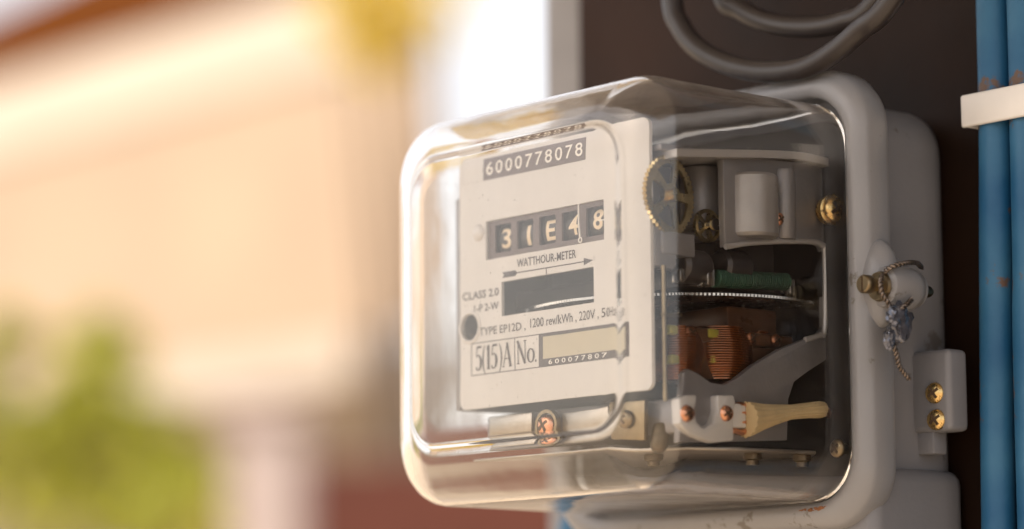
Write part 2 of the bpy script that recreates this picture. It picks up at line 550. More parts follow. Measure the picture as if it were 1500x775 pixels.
# --- nameplate with its openings and printing
YP = -95.0
def P(px, py): 
    v = on(px, py, 1, YP)
    return v.x, v.z
def prect(tl, br):
    a, c = P(*tl), P(*br)
    return a[0], c[1], c[0], a[1]            # x0, z0, x1, z1
CW = (-26.8, 5.3, 20.2, 15.7)                # counter window
DW = (-20.4, -10.4, 16.3, -1.2)              # disc window
out = rr2(-37.8, -34.2, 35.8, 34.8, 2.2)
b = BM()
holes = [[(CW[0], CW[1]), (CW[2], CW[1]), (CW[2], CW[3]), (CW[0], CW[3])], [(DW[0], DW[1]), (DW[2], DW[1]), (DW[2], DW[3]), (DW[0], DW[3])], circ(-33.6, -12.1, 3.6)]
b.prism(out, holes, 1, YP, YP + 0.9)
plate = build('nameplate', b, 'plate', meter, 30)
INK = YP - 0.06
def sheet(name, x0, z0, x1, z1, m, y0=INK, y1=YP - 0.004, parent=None):
    b = BM()
    b.box((x0, y0, z0), (x1, y1, z1))
    return build(name, b, m, parent or plate, 0)
def text(name, s, x0, z0, x1, z1, m, y=INK, bold=0.0, dep=0.05, parent=None, shear=0.0, space=1.0, wrap=None):
    cu = bpy.data.curves.new(name, 'FONT')
    cu.body = s
    cu.offset = bold
    cu.resolution_u = 3
    cu.fill_mode = 'FRONT'
    cu.shear = shear
    cu.space_character = space
    to = lk(bpy.data.objects.new(name, cu))
    dg = bpy.context.evaluated_depsgraph_get()
    me = bpy.data.meshes.new_from_object(to.evaluated_get(dg))
    bpy.data.objects.remove(to)
    b = BM()
    b.bm.from_mesh(me)
    bpy.data.meshes.remove(me)
    xs = [v.co.x for v in b.verts]
    ys = [v.co.y for v in b.verts]
    ax, bx, ay, by = min(xs), max(xs), min(ys), max(ys)
    for v in b.verts:
        v.co = Vector((x0 + (v.co.x - ax) / (bx - ax) * (x1 - x0), y - dep, z0 + (v.co.y - ay) / (by - ay) * (z1 - z0)))
    if wrap:
        for k in range(1, 12):
            bmesh.ops.bisect_plane(b.bm, geom=b.bm.verts[:] + b.bm.edges[:] + b.bm.faces[:], plane_co=(0, 0, z0 + (z1 - z0) * k / 12), plane_no=(0, 0, 1))
    if wrap:                                     # bend the figure round a drum: (y of axis, z of axis, radius)
        for v in b.verts: v.co.y = wrap[0] - math.sqrt(max(0.1, wrap[2] ** 2 - (v.co.z - wrap[1]) ** 2)) - dep
    return build(name, b, m, parent or plate, 0)
def strokes(name, glyphs, x0, z0, x1, z1, m, parent=None, y=INK - 0.05):
    """serif lettering drawn with variable-width strokes; glyphs: (x offset, width, [stroke, ...]), stroke: [(x, y, w), ...]"""
    b = BM()
    tot = glyphs[-1][0] + glyphs[-1][1]
    kx, kz = (x1 - x0) / tot, (z1 - z0)
    for ox, gw, sts in glyphs:
        for st in sts:
            pts = [Vector((ox + p[0] * gw, p[1])) for p in st]
            rows = []
            for k, p in enumerate(pts):
                t = pts[min(k + 1, len(pts) - 1)] - pts[max(k - 1, 0)]
                t.normalize()
                nn = Vector((-t.y, t.x)) * st[k][2] / 2
                rows.append([b.bm.verts.new((x0 + q.x * kx, y, z0 + q.y * kz)) for q in (p + nn, p - nn)])
            for r0, r1 in zip(rows, rows[1:]): b.bm.faces.new((r0[0], r0[1], r1[1], r1[0]))
    return build(name, b, m, parent or plate, 0)
def arc(cx, cy_, rx, ry, a0, a1, w0, w1, n=14):
    """width w0 on the sides, w1 at top and bottom"""
    o = []
    for k in range(n + 1):
        a = R(a0 + (a1 - a0) * k / n)
        o.append((cx + rx * math.cos(a), cy_ + ry * math.sin(a), w1 + (w0 - w1) * abs(math.cos(a)) ** 1.5))
    return o
g5 = [[(0.28, 0.97, 0.09), (0.95, 0.97, 0.09)], [(0.27, 1.0, 0.06), (0.16, 0.58, 0.05)], arc(0.42, 0.32, 0.42, 0.31, 128, -125, 0.15, 0.05, 18), [(0.2, 0.08, 0.10), (0.1, 0.13, 0.1)]]
g1 = [[(0.5, 0.0, 0.15), (0.5, 1.0, 0.15)], [(0.15, 0.02, 0.035), (0.88, 0.02, 0.035)], [(0.45, 0.96, 0.05), (0.15, 0.85, 0.04)]]
gpl = [arc(1.15, 0.42, 1.0, 0.66, 118, 242, 0.075, 0.02)]
gpr = [arc(-0.15, 0.42, 1.0, 0.66, 62, -62, 0.075, 0.02)]
gA = [[(0.1, 0.0, 0.045), (0.5, 1.0, 0.045)], [(0.48, 1.0, 0.11), (0.86, 0.0, 0.14)], [(0.25, 0.34, 0.04), (0.72, 0.34, 0.04)], [(0.0, 0.02, 0.035), (0.24, 0.02, 0.035)], [(0.68, 0.02, 0.035), (1.0, 0.02, 0.035)]]
gN = [[(0.15, 0.0, 0.045), (0.15, 0.98, 0.045)], [(0.12, 1.0, 0.13), (0.82, 0.0, 0.13)], [(0.84, 0.0, 0.045), (0.84, 1.0, 0.045)], [(0.0, 0.02, 0.035), (0.3, 0.02, 0.035)], [(0.68, 0.98, 0.035), (1.0, 0.98, 0.035)], [(0.0, 0.98, 0.035), (0.2, 0.98, 0.035)]]
go = [arc(0.5, 0.31, 0.40, 0.29, 0, 360, 0.13, 0.045, 24)]
gdot = [[(0.2, 0.055, 0.11), (0.8, 0.055, 0.11)]]

sheet('number_band', -27.7, 27.0, 13.5, 33.7, 'band')
text('serial_number', '6000778078', -26.4, 28.2, 12.4, 32.3, 'white', INK - 0.03, 0.008, space=1.28)
for nm, r_ in (('box_line', (-36.6, 27.0, -27.7, 27.22)), ('box_line', (-36.6, 33.48, -27.7, 33.7)), ('box_line', (-36.6, 27.22, -36.38, 33.48))): sheet(nm, *r_, 'faint')
text('watthour_lettering', 'WATTHOUR-METER', -13.9, 1.85, 9.6, 4.05, 'ink', bold=0.012)
# arrow
b = BM()
b.box((-17.0, INK, 0.36), (13.5, YP - 0.004, 0.66))
b.prism([(12.6, -0.45), (16.2, 0.5), (12.6, 1.45)], [], 1, INK, YP - 0.004)
b.prism([(-20.0, -0.25), (-14.6, -0.25), (-13.9, 0.5), (-14.6, 1.25), (-20.0, 1.25), (-19.2, 0.5)], [], 1, INK, YP - 0.004)
b.box((-2.4, INK, -1.2), (-2.1, YP - 0.004, 0.36))
build('rotation_arrow', b, 'ink', plate, 0)
text('class_lettering', 'CLASS 2.0', -36.4, -4.7, -21.4, -2.6, 'ink', bold=0.012)
text('phase_lettering', '1-P 2-W', -31.7, -8.3, -21.5, -6.3, 'ink', bold=0.012)
text('type_lettering', 'TYPE EP12D ,', -29.6, -15.2, -10.6, -12.7, 'ink', bold=0.006)
text('rating_lettering', '1200 rev/kWh , 220V , 50Hz', -8.8, -15.0, 25.5, -12.2, 'ink', bold=0.004)
bx0, bz0, bx1, bz1 = -33.1, -25.3, 28.9, -16.5
for r_ in ((bx0, bz0, -5.5, bz0 + .25), (bx0, bz1 - .25, -5.5, bz1), (bx0, bz0 + .25, bx0 + .25, bz1 - .25), (-15.2, bz0 + .25, -14.95, bz1 - .25)): sheet('box_line', *r_, 'ink')
strokes('current_lettering', [(0, .42, g5), (.44, .28, gpl), (.68, .34, g1), (1.02, .42, g5), (1.46, .28, gpr), (1.76, .62, gA)], -31.2, -24.0, -16.2, -17.6, 'ink')
strokes('number_lettering', [(0, .66, gN), (.68, .5, go), (1.2, .14, gdot)], -14.3, -23.7, -6.2, -17.6, 'ink')
b = BM()
b.prism([(-5.5, bz0), (bx1, bz0), (bx1, bz1), (-5.5, bz1)], [[(-3.9, bz0 + 2.1), (26.6, bz0 + 2.1), (26.6, bz1 - 0.9), (-3.9, bz1 - 0.9)]], 1, INK, YP - 0.004)
build('number_box', b, 'ink', plate, 0)
sheet('blank_label', -3.9, bz0 + 2.1, 26.6, bz1 - 0.9, 'label', YP - 0.03)
text('small_serial', '6 0 0 0 7 7 8 0 7', -1.6, bz0 + 0.5, 20.8, bz0 + 1.75, 'white', INK - 0.03, 0.008)
# eyelet ring at the left edge and the white rivet
b = BM()
n_ = 32
b.loft([[Vector((-33.6 + r_ * math.cos(2 * math.pi * i / n_), y, -12.1 + r_ * math.sin(2 * math.pi * i / n_))) for i in range(n_)] for r_, y in ((3.6, YP + 0.2), (3.6, YP - 0.25), (4.0, YP - 0.4), (4.5, YP - 0.2), (4.6, YP + 0.1))], 0, closed=True)
build('eyelet', b, 'plate', plate, 40)
b = BM()
b.lathe([(2.3, 0.2), (2.3, -0.1), (2.0, -0.5), (1.2, -0.9), (0.05, -1.0)], (-29.8, YP, 13.0), (0, 1, 0), 24)
build('rivet', b, 'plate', plate, 50)

# --- register behind the counter window
b = BM()
b.prism([(CW[0] - 1, CW[1] - 1), (CW[2] + 1, CW[1] - 1), (CW[2] + 1, CW[3] + 1), (CW[0] - 1, CW[3] + 1)],
        [rr2(x - 3.5, 6.9, x + 3.1, 14.4, 0.5, 3) for x in (-20.6, -11.6, -2.6, 6.4, 16.0)], 1, YP + 0.95, YP + 1.6)
reg = build('register_mask', b, 'band', meter, 30)
dx = (-20.6, -11.6, -2.6, 6.4, 16.0)
for x, ch in zip(dx, '31E48'):
    b = BM()
    zo = {'1': -0.3, '4': 0.3, '8': 0.6}.get(ch, 0.0)
    b.lathe([(6.2, -3.4), (6.6, -3.2), (6.6, 3.2), (6.2, 3.4)], (x, YP + 8.5, 10.6), (1, 0, 0), 40)
    d = build('number_drum', b, 'register', meter, 30)
    text('digit', ch, x - (0.5 if ch == '1' else 1.8), 8.0 + zo, x + (0.9 if ch == '1' else 1.9), 13.3 + zo, 'digit', YP + 2.1, 0.02, 0.05, parent=d, wrap=(YP + 8.5, 10.6, 6.6))
# wire pointer between the fourth and the fifth drum
b = BM()
b.tube([(10.9, YP - 0.2, 15.6), (10.95, YP - 0.25, 11), (11.4, YP - 0.25, 6.9)], 0.22, 8)
b.tube([(11.5 + 0.62 * math.cos(a), YP - 0.25, 6.2 + 0.62 * math.sin(a)) for a in [i * math.pi / 8 for i in range(16)]], 0.18, 8, closed=True)
build('pointer_wire', b, 'white', reg, 60)
sheet('pointer_mark', 17.6, 10.5, 20.2, 10.75, 'white', YP + 0.8, YP + 0.94, reg)
for o_ in [plate, reg] + [o for o in meter.children if o.name.startswith('number_drum')]: o_.location.x += 0.9 * MM   # where the glass bends the view
# register side cheeks seen through the glass side
b = BM()
b.box((22.5, -92.5, 2.5), (23.6, -72, 26.5), 0.3)
b.box((-29, -92.5, 2.5), (-28, -72, 26.5), 0.3)
b.box((-28, -73.5, 3.5), (22.5, -72.5, 25.5))
build('register_frame', b, 'tin', meter)

# --- aluminium disc and spindle
b = BM()
nd = 480
rim = []
for k in range(nd):
    a = 2 * math.pi * k / nd
    rim.append(Vector((math.cos(a), math.sin(a), 0)))
DC = Vector((-1.0, -50.5, -8.0))
loops = [[DC + v * r_ + Vector((0, 0, z)) for v in rim] for r_, z in ((2.0, 0.5), (39.2, 0.5))]
teeth = [[DC + v * (40.0 if k % 2 else 39.8) + Vector((0, 0, z)) for k, v in enumerate(rim)] for z in (0.34, -0.34)]
loops += teeth + [[DC + v * r_ + Vector((0, 0, -0.5)) for v in rim] for r_ in (39.2, 2.0)]
b.loft(loops, 0, True, True)
build('rotor_disc', b, 'steel', meter, 25)
b = BM()
b.lathe([(0.6, -34), (1.2, -33), (1.2, -3), (2.6, -3), (2.6, 3), (1.2, 3), (1.2, 30), (0.6, 31)], DC, (0, 0, 1), 18)
build('spindle', b, 'steel', meter)

# --- mechanism frame (side cheek with the large opening)
XP = 40.0
def S(px, py, x=XP):
    v = on(px, py, 0, x)
    return v.y, v.z
outp = [S(*p) for p in ((1056, 232), (1100, 232), (1180, 240), (1222, 254), (1238, 275), (1242, 330), (1241, 400), (1226, 480), (1210, 525), (1180, 545), (1160, 560), (1152, 585), (1150, 645), (975, 648))]
holep = [S(*p) for p in ((984, 380), (1020, 370), (1060, 362), (1100, 356), (1150, 354), (1188, 355), (1200, 360), (1205, 372), (1205, 480), (1196, 492), (1176, 498), (1140, 512), (1100, 536), (1075, 556), (1058, 564), (1040, 561), (1022, 548), (1008, 541), (1000, 546), (993, 562), (985, 568))]
b = BM()
b.prism([outp[0]] + outp[1:-1] + [S(992, 648)] + holep[::-1][2:-2] , [], 0, XP - 2.2, XP, bevel=0.25)
frame = build('mechanism_frame', b, 'cast', meter, 30)
def rimtube(pts, r_, name, x=XP, m='castrim'):
    b = BM()
    b.tube([Vector((x, *p)) for p in pts], r_, 8)
    return build(name, b, m, frame, 60)
rimtube(smooth_path([Vector((XP, *p)) for p in holep[2:11]], 5) and [(p.y, p.z) for p in smooth_path([Vector((XP, *p)) for p in holep[2:11]], 5)], 0.75, 'opening_rim')
b = BM()
b.prism([(-93.0, -34), (-40, -34), (-40, 26), (-80, 27), (-93.0, 24)], [], 0, -41, -39.4, bevel=0.3)
build('frame_cheek', b, 'cast', frame, 30)
# top shelf that curves down at the back
b = BM()
tp = smooth_path([Vector((XP, *S(*p))) for p in ((980, 226), (1040, 227), (1100, 228), (1150, 230), (1185, 236), (1208, 243), (1226, 252))], 5)
loops = []
for p in tp:
    loops.append([Vector((XP + 2.4, p.y, p.z + 1.0)), Vector((XP + 2.4, p.y, p.z - 1.0)), Vector((-38, p.y, p.z - 1.0)), Vector((-38, p.y, p.z + 1.0))])
b.loft(loops, 0, True, True)
build('top_shelf', b, 'castrim', frame, 40)
# upright posts and cylinder on the cheek
def upright(px0, px1, pz0, pz1, x, name, m, prof=None):
    y0, z0 = S(px0, pz1, x)
    y1, z1 = S(px1, pz0, x)
    r_ = (y1 - y0) / 2
    b = BM()
    L = z1 - z0
    b.lathe([(r_ * .9, 0), (r_, 0.8), (r_, L - 0.8), (r_ * .9, L)], (x, (y0 + y1) / 2, z0), (0, 0, 1), 32)
    return build(name, b, m, frame, 40)
upright(1068, 1124, 262, 346, XP - 1.5, 'magnet_housing', 'magnet')
upright(1132, 1156, 252, 350, XP - 1, 'post', 'cast')
upright(1003, 1050, 252, 352, XP - 14, 'post', 'cast')
# small block behind the register, clear plastic-like cheek
b = BM()
y0, z0 = S(990, 395, 34)
y1, z1 = S(1055, 345, 34)
b.box((26, -92, 0.2), (37.5, -80, 6.0), 0.4)
build('bearing_block', b, 'cast', meter)

# gear train beside the register
def gear(c, r_, name, teeth_n=48, th=0.9, spokes=5):
    b = BM()
    outer, inner = [], []
    for k in range(teeth_n * 2):
        a = math.pi * k / teeth_n
        q = r_ if k % 2 else r_ * 0.94
        outer.append((c[1] + q * math.cos(a), c[2] + q * math.sin(a)))
    hs = []
    for s in range(spokes):
        a0, a1 = 2 * math.pi * s / spokes + 0.16, 2 * math.pi * (s + 1) / spokes - 0.16
        h_ = [(c[1] + r_ * .78 * math.cos(a0 + (a1 - a0) * i / 7), c[2] + r_ * .78 * math.sin(a0 + (a1 - a0) * i / 7)) for i in range(8)]
        m0 = (a0 + a1) / 2
        h_ += [(c[1] + r_ * .3 * math.cos(m0 + 0.35), c[2] + r_ * .3 * math.sin(m0 + 0.35)), (c[1] + r_ * .3 * math.cos(m0 - 0.35), c[2] + r_ * .3 * math.sin(m0 - 0.35))]
        hs.append(h_)
    b.prism(outer, hs, 0, c[0] - th / 2, c[0] + th / 2)
    b.lathe([(r_ * .16, -2.2), (r_ * .16, 2.2)], c, (1, 0, 0), 16)
    return build(name, b, 'gearbrass', meter, 30)
GC = Vector((36.5, -88.0, 15.4))
def turned(o, ang):
    """swing a part about the upright axis through GC"""
    m = Matrix.Translation(GC * MM) @ Matrix.Rotation(ang, 4, 'Z') @ Matrix.Translation(-GC * MM)
    loc = ORG[o]
    o.data.transform(Matrix.Translation(-loc) @ m @ Matrix.Translation(loc))
turned(gear(GC, 10.4, 'gear_wheel'), R(10))
gear((33.5, -72.0, 9.5), 4.4, 'gear_wheel', 30)
b = BM()
b.lathe([(1.0, -50), (1.0, 2.5), (1.6, 2.5), (1.6, 3.2)], (33.5, -72, 9.5), (1, 0, 0), 16)
build('gear_shaft', b, 'steel', meter)
b = BM()
b.prism([(-93, -1.5), (-78.5, -2.5), (-77.5, -1.0), (-77.0, 24), (-93, 25.5)], [], 0, 26.6, 27.6, bevel=0.2)
build('gear_plate', b, 'cast', meter, 30)
b = BM()
b.prism([(-94, -3.0), (-88.0, -3.6), (-86.6, -2.2), (-86.6, 6.0), (-94, 7.0)], [], 0, 36.2, 37.0, bevel=0.2)
build('gear_tongue', b, 'cast', meter, 30)
b = BM()
b.box((24, -93, 26.2), (38.5, -78, 28.0), 0.4)
build('gear_bridge', b, 'cast', meter)
# upright rod below the gear plate
b = BM()
b.lathe([(0.65, 0), (0.65, 34)], (38, -92.2, -37), (0, 0, 1), 14)
b.tube([(38, -93, -15.5), (38, -86, -15.0)], 0.55, 8)
build('adjusting_rod', b, 'dullbrass', meter)

# --- coils behind the opening
def coil(name, c, r0, r1, h_, m='amber', turns=22):
    b = BM()
    prof = [(r0 * .5, 0)]
    for k in range(turns):
        z = h_ * k / turns
        q = r0 + (r1 - r0) * math.sin(math.pi * (k + 0.5) / turns)
        prof += [(q * .94, z), (q, z + h_ / turns * .35), (q, z + h_ / turns * .65)]
    prof += [(r0 * .94, h_), (r0 * .5, h_)]
    b.lathe(prof, c, (0, 0, 1), 32)
    return build(name, b, m, meter, 50)
for px, r0 in ((1050, 9.0), (990, 7.4), (1112, 6.0)):
    yy, zz = S(px, 560 if r0 != 6 else 535, 29)
    coil('current_coil', (29 if r0 != 6 else 26, yy, zz), r0 * .72, r0, 14 if r0 != 6 else 9)
b = BM()
b.box((-34, -80, -20.5), (34, -42, -17), 0.8)
b.box((-33, -78, -30), (33, -46, -20.5), 0.6)
b.box((-33, -62, -17), (30, -44, -10), 0.6)
build('lamination_core', b, 'amberdark', meter)
for y, zz in ((-85.5, -19.5), (-71, -19.5), (-70, -26), (-85, -27)):
    b = BM()
    b.box((31.5, y - 1.7, zz), (34.6, y + 1.7, zz + 2.4), 0.6)
    build('tape_band', b, 'yellow', meter)
for y in (-79, -58, -49):
    pan_screw(meter, 'core_screw', (34.2, y, -18.6), (1, 0, 0), 1.7, 'copperdark')
b = BM()
b.box((-34, -78, -6.3), (33, -40, -1.2), 0.8)
b.box((-34, -66, -1.2), (30, -44, 9), 1.5)
build('voltage_core', b, 'register', meter)
# green wire-wound resistor above the disc
b = BM()
for k in range(34):
    y = -71 + k * 0.76
    b.lathe([(1.9, -0.36), (2.3 + 0.1 * (k % 3 == 0), -0.18), (2.3 + 0.1 * (k % 3 == 0), 0.18), (1.9, 0.36)], (35, y, -4.2 + k * 0.035), (0, 1, 0), 18)
build('green_coil', b, 'green', meter, 50)
for y, s in ((-74.2, 2.2), (-45.0, 1.8), (-84, 1.6)):
    b = BM()
    b.box((33, y - s * .6, -6.5), (37, y + s * .6, -6.5 + s * 2.2), 0.5)
    build('coil_lug', b, 'steel', meter)
for y, z in ((-82, -1.5), (-68, -0.5)):
    b = BM()
    b.lathe([(3.6, 0), (4.4, 1), (4.4, 8), (3.6, 9)], (33, y, z), (0, 1, 0), 24)
    build('brake_magnet', b, 'register', meter)

# --- brass screws on the cheek
y, z = S(1206, 310, XP + 1)
b = BM()
b.lathe([(3.2, -3.0), (4.0, -2.6), (4.0, -1.4), (3.4, -1.2), (4.1, -1.0), (4.1, 0.3), (3.5, 0.5)], (XP + 4, y, z), (1, -0.35, 0), 28)
scr = build('collar_nut', b, 'brass', frame, 40)
pan_screw(frame, 'frame_screw', (XP + 4.4, y - 0.2, z), (1, -0.35, 0), 3.4, 'brass')
y, z = S(1141, 321, XP + 1)
pan_screw(frame, 'frame_screw', (XP + 0.3, y, z), (1, -0.2, 0), 1.7, 'copper')

# --- terminal strip at the bottom: plates, clamps, sleeved lead
b = BM()
b.box((-34, -88, -44.5), (38, -60, -35.8), 0.8)
build('terminal_block', b, 'cast', meter)
b = BM()
b.prism([(-30, -41.6), (-13, -41.6), (-13, -36.2), (-30, -36.2)], [], 1, -90.5, -89.7, bevel=0.2)
build('contact_strip', b, 'tin', meter, 30)
b = BM()
b.prism([(-1, -44), (17, -43.4), (17, -36.8), (-1, -37.4)], [], 1, -90.2, -89.4, bevel=0.2)
build('contact_strip', b, 'tin', meter, 30)
b = BM()
b.prism([(18.5, -45.5), (29.5, -46.0), (30.0, -36.0), (18.5, -36.0)], [], 1, -91.2, -90.0, bevel=0.3)
build('brass_tab', b, 'dullbrass', meter, 30)
pan_screw(meter, 'terminal_screw', (-6.0, -91.0, -40.4), (0, -1, 0), 3.1, 'copper')
b = BM()
n_ = 28
b.loft([[Vector((-6.0 + r_ * math.cos(2 * math.pi * i / n_), y, -40.4 + r_ * math.sin(2 * math.pi * i / n_))) for i in range(n_)] for r_, y in ((3.5, -90.0), (3.5, -91.6), (4.4, -91.6), (4.4, -90.0))], 0, closed=True)
build('screw_collar', b, 'dullbrass', meter, 40)
pan_screw(meter, 'terminal_screw', (24.5, -91.6, -40.6), (0, -1, 0), 2.4, 'dullbrass')
b = BM()
b.lathe([(1.8, 0), (2.2, 0.6), (2.2, 5.6), (1.4, 7.0)], (31, -87, -42), (0, -0.2, -1), 18)
build('stop_pin', b, 'grimebrass', meter)
# U-shaped white clamp on the right cheek
XC = 42.5
def C(px, py): return S(px, py, XC)
ua = [C(*p) for p in ((993, 584), (1004, 579), (1019, 579), (1019, 588), (1016, 600), (1019, 618), (1030, 628), (1043, 620), (1049, 603), (1049, 579), (1072, 579), (1075, 590), (1072, 610), (1072, 645), (1046, 648), (1030, 644), (1008, 634), (995, 620))]
b = BM()
b.prism(ua, [], 0, XC - 3.5, XC, bevel=0.5)
cl = build('terminal_clamp', b, 'ceramic', meter, 35)
for px, py, r_ in ((1004, 606, 2.1), (1060, 606, 2.0)):
    y, z = C(px, py)
    pan_screw(cl, 'clamp_screw', (XC + 0.05, y, z), (1, -0.3, 0), r_, 'copper')
y0, z0 = C(1072, 590)
y1, z1 = C(1092, 632)
b = BM()
b.box((XC - 4, y0, z1 + 0.8), (XC - 0.6, y1 + 0.5, z0), 0.6)
build('clamp_jaw', b, 'ceramic', cl)
for dz in (-3.6, -1.2, 1.2, 3.2):
    b = BM()
    b.tube([(XC - 2, y0 + 1, (z0 + z1) / 2 + dz * .9), (XC - 1.2, y1 - 1, (z0 + z1) / 2 + dz * 1.05), (XC - 1, y1 + 4, (z0 + z1) / 2 + dz * .7)], 0.7, 8)
    build('copper_strand', b, 'copper', meter, 60)
b = BM()
sl = [(1092, 589, 640), (1100, 590, 637), (1115, 592, 630), (1135, 593, 622), (1160, 593, 614), (1185, 590, 612), (1200, 588, 612), (1206, 589, 611)]
pts, rad = [], []
for px, a, c in sl:
    ya, za = C(px, a)
    yc, zc = C(px, c)
    pts.append(Vector((XC - 1, ya, (za + zc) / 2)))
    rad.append((za - zc) / 2)
n_ = 96
loops = []
for p, r_ in zip(pts, rad):
    loops.append([p + Vector((math.cos(2 * math.pi * i / n_) * r_ * (1.0 + 0.05 * math.cos(2 * math.pi * i / n_ * 16)), 0, math.sin(2 * math.pi * i / n_) * r_ * (1.0 + 0.05 * math.cos(2 * math.pi * i / n_ * 16)))) for i in range(n_)])
b.loft(loops, 0, True, True)
build('braided_sleeve', b, 'sleeve', meter, 60)
b = BM()
b.tube([pts[-1], pts[-1] + Vector((-2, 5, -1)), pts[-1] + Vector((-8, 9, -6))], 1.4, 10)
build('lead_wire', b, 'copper', meter, 60)
# stamped tin bottom tray with bolts, as seen low in the glass
b = BM()
b.prism([(-40, -88), (30, -88), (40, -70), (44, -45), (36, -38), (-40, -38)], [], 2, -48.5, -47.5, bevel=0.3)
build('bottom_tray', b, 'tin', meter, 30)
for x, y in ((36, -60), (40, -46), (20, -80)):
    b = BM()
    b.lathe([(2.4, 0), (2.4, 1.4), (1.6, 1.8), (1.6, 3.0)], (x, y, -48.5), (0, 0, -1), 18)
    build('tray_bolt', b, 'grimebrass', meter)
pan_screw(meter, 'corner_screw', (47.5, -40.5, -47.0), (0, -1, 0), 2.4, 'dullbrass')

# --- seal boss on the flange, with its bolt
b = BM()
BX, BZ = 65.0, -6.9
b.lathe([(3.0, -41.0), (5.0, -40.4), (5.6, -38.6), (5.8, -32.5), (5.2, -29.6), (4.6, -29.2), (4.6, -28.2), (3.4, -27.0), (2.6, -26.2)], (BX, 0, BZ), (0, 1, 0), 32)
build('seal_boss', b, 'grey', meter, 50)
b = BM()
bmesh.ops.create_icosphere(b.bm, subdivisions=4, radius=1)
for v in b.verts: v.co = Vector((60.3 + v.co.x * 6.2, -36.6 + v.co.y * 5.2, BZ + 1.5 + v.co.z * 11.5))
build('boss_web', b, 'grey', meter, 60)
b = BM()
b.lathe([(1.6, 2), (1.6, -6.0), (2.1, -6.0), (2.4, -6.4), (2.4, -8.6), (2.0, -9.1)], (BX - 0.4, -38.5, BZ + 0.2), (0, 1, 0), 24)
b.lathe([(1.5, 10.5), (1.5, 17.0), (1.1, 17.8)], (BX, -40, BZ), (0, 1, 0), 20)
bolt = build('seal_bolt', b, 'dullbrass', meter, 40)
b = BM()
b.lathe([(2.0, 0), (3.6, 0), (3.9, -0.5), (3.6, -1.3), (2.0, -1.3)], (BX - 0.2, -40.8, BZ), (0, 1, 0), 28)
build('washer', b, 'dullbrass', bolt, 40)
b = BM()
b.box((BX - 0.62, -47.72, BZ - 1.7), (BX - 0.22, -47.0, BZ + 2.1))
build('slot', b, 'slotdark', bolt, 0)

# --- fixing lug on the right side of the base
b = BM()
b.box((51.0, -16.4, -42.4), (65.4, -8.6, -21.0), 1.6, 3)
lug = build('fixing_lug', b, 'grey2', meter)
b = BM()
b.box((50, -15.2, -48.0), (58.5, -10.0, -42.0), 0.5)
build('lug_foot', b, 'grey2', lug)
for x, z in ((60.6, -32.4), (60.9, -39.4)):
    pan_screw(lug, 'lug_screw', (x, -16.4, z), (0.25, -1, 0), 2.75, 'brass')

# ------------------------------------------------------------------ wire seal hanging from the bolt
seal = thing('wire_seal', 'crumpled silvery seal on twisted wire hanging from the meter bolt', 'seal', (66, -40, -30))
def twisted(name, pts, r_=0.36, off=0.40, pitch=2.3):
    path = smooth_path(pts, 12)
    b = BM()
    for ph in (0, math.pi):
        L = 0
        q = []
        nrm = None
        for k, p in enumerate(path):
            t = (path[min(k + 1, len(path) - 1)] - path[max(0, k - 1)]).normalized()
            if nrm is None: nrm = t.orthogonal().normalized()
            nrm = (nrm - t * nrm.dot(t)).normalized()
            bn = t.cross(nrm)
            if k: L += (p - path[k - 1]).length
            a = 2 * math.pi * L / pitch + ph
            q.append(p + (nrm * math.cos(a) + bn * math.sin(a)) * off)
        b.tube(q, r_, 6)
    return build(name, b, 'wire', seal, 60)
def Q(px, py, x): return Vector((x, *S(px, py, x)))
twisted('seal_wire', [Q(1296, 398, 67), Q(1306, 391, 69.5), Q(1325, 386, 71), Q(1342, 385, 69.5), Q(1350, 392, 66)])
twisted('seal_wire', [Q(1292, 402, 68), Q(1290, 416, 69.4), Q(1292, 430, 69.5), Q(1300, 442, 70), Q(1304, 452, 70)])
twisted('seal_wire', [Q(1308, 500, 70), Q(1314, 522, 70), Q(1318, 538, 69.5), Q(1332, 556, 69)])
twisted('seal_wire', [Q(1336, 438, 71), Q(1326, 448, 72), Q(1312, 458, 71)])
def lump(c, rx, ry, rz, seed, name):
    bm = BM()
    bmesh.ops.create_icosphere(bm.bm, subdivisions=3, radius=1)
    for v in bm.verts:
        d = v.co.normalized()
        q = noise.noise(d * 1.7 + Vector((seed, 0, 0))) * 0.35 + abs(noise.noise(d * 3.6 + Vector((0, seed, 0)))) * 0.45
        v.co = Vector(c) + Vector((d.x * rx, d.y * ry, d.z * rz)) * (0.78 + q)
    return build(name, bm, 'lead', seal, 20)
c0 = Q(1320, 474, 70)
lump(c0, 2.3, 3.6, 5.6, 1.3, 'seal_foil')
lump(Q(1311, 462, 71), 2.0, 3.0, 3.0, 4.1, 'seal_foil')
lump(Q(1303, 496, 71), 1.4, 1.9, 3.0, 7.7, 'seal_foil')

# ------------------------------------------------------------------ cables and conduits
b = BM()
ca = [(-16, -30, 330), (-13, -36, 170), (-9, -43, 108)] + [tuple(on(px, py, 1, -45)) for px, py in ((985, 0), (997, 38), (1022, 70), (1060, 92), (1100, 103), (1140, 105), (1185, 97), (1225, 74), (1262, 42), (1300, 8))] + [(86, -40, 84), (96, -34, 112), (101, -28, 170), (102, -22, 330)]
b.tube(smooth_path(ca, 8), 2.95, 20)
tag(build('looped_cable', b, 'cable', None, 60), 'brown grey cable in the larger lower loop touching the meter top', 'cable')
b = BM()
cb = [(-2, -22, 330), (-1, -26, 170), (1, -32, 104)] + [tuple(on(px, py, 1, -33)) for px, py in ((1060, -8), (1085, 14), (1120, 31), (1160, 39), (1200, 39), (1240, 30), (1280, 6))] + [(76, -30, 90), (85, -25, 120), (89, -20, 170), (90, -15, 330)]
b.tube(smooth_path(cb, 8), 2.9, 20)
tag(build('looped_cable', b, 'cable', None, 60), 'brown grey cable in the smaller upper loop close to the board', 'cable')
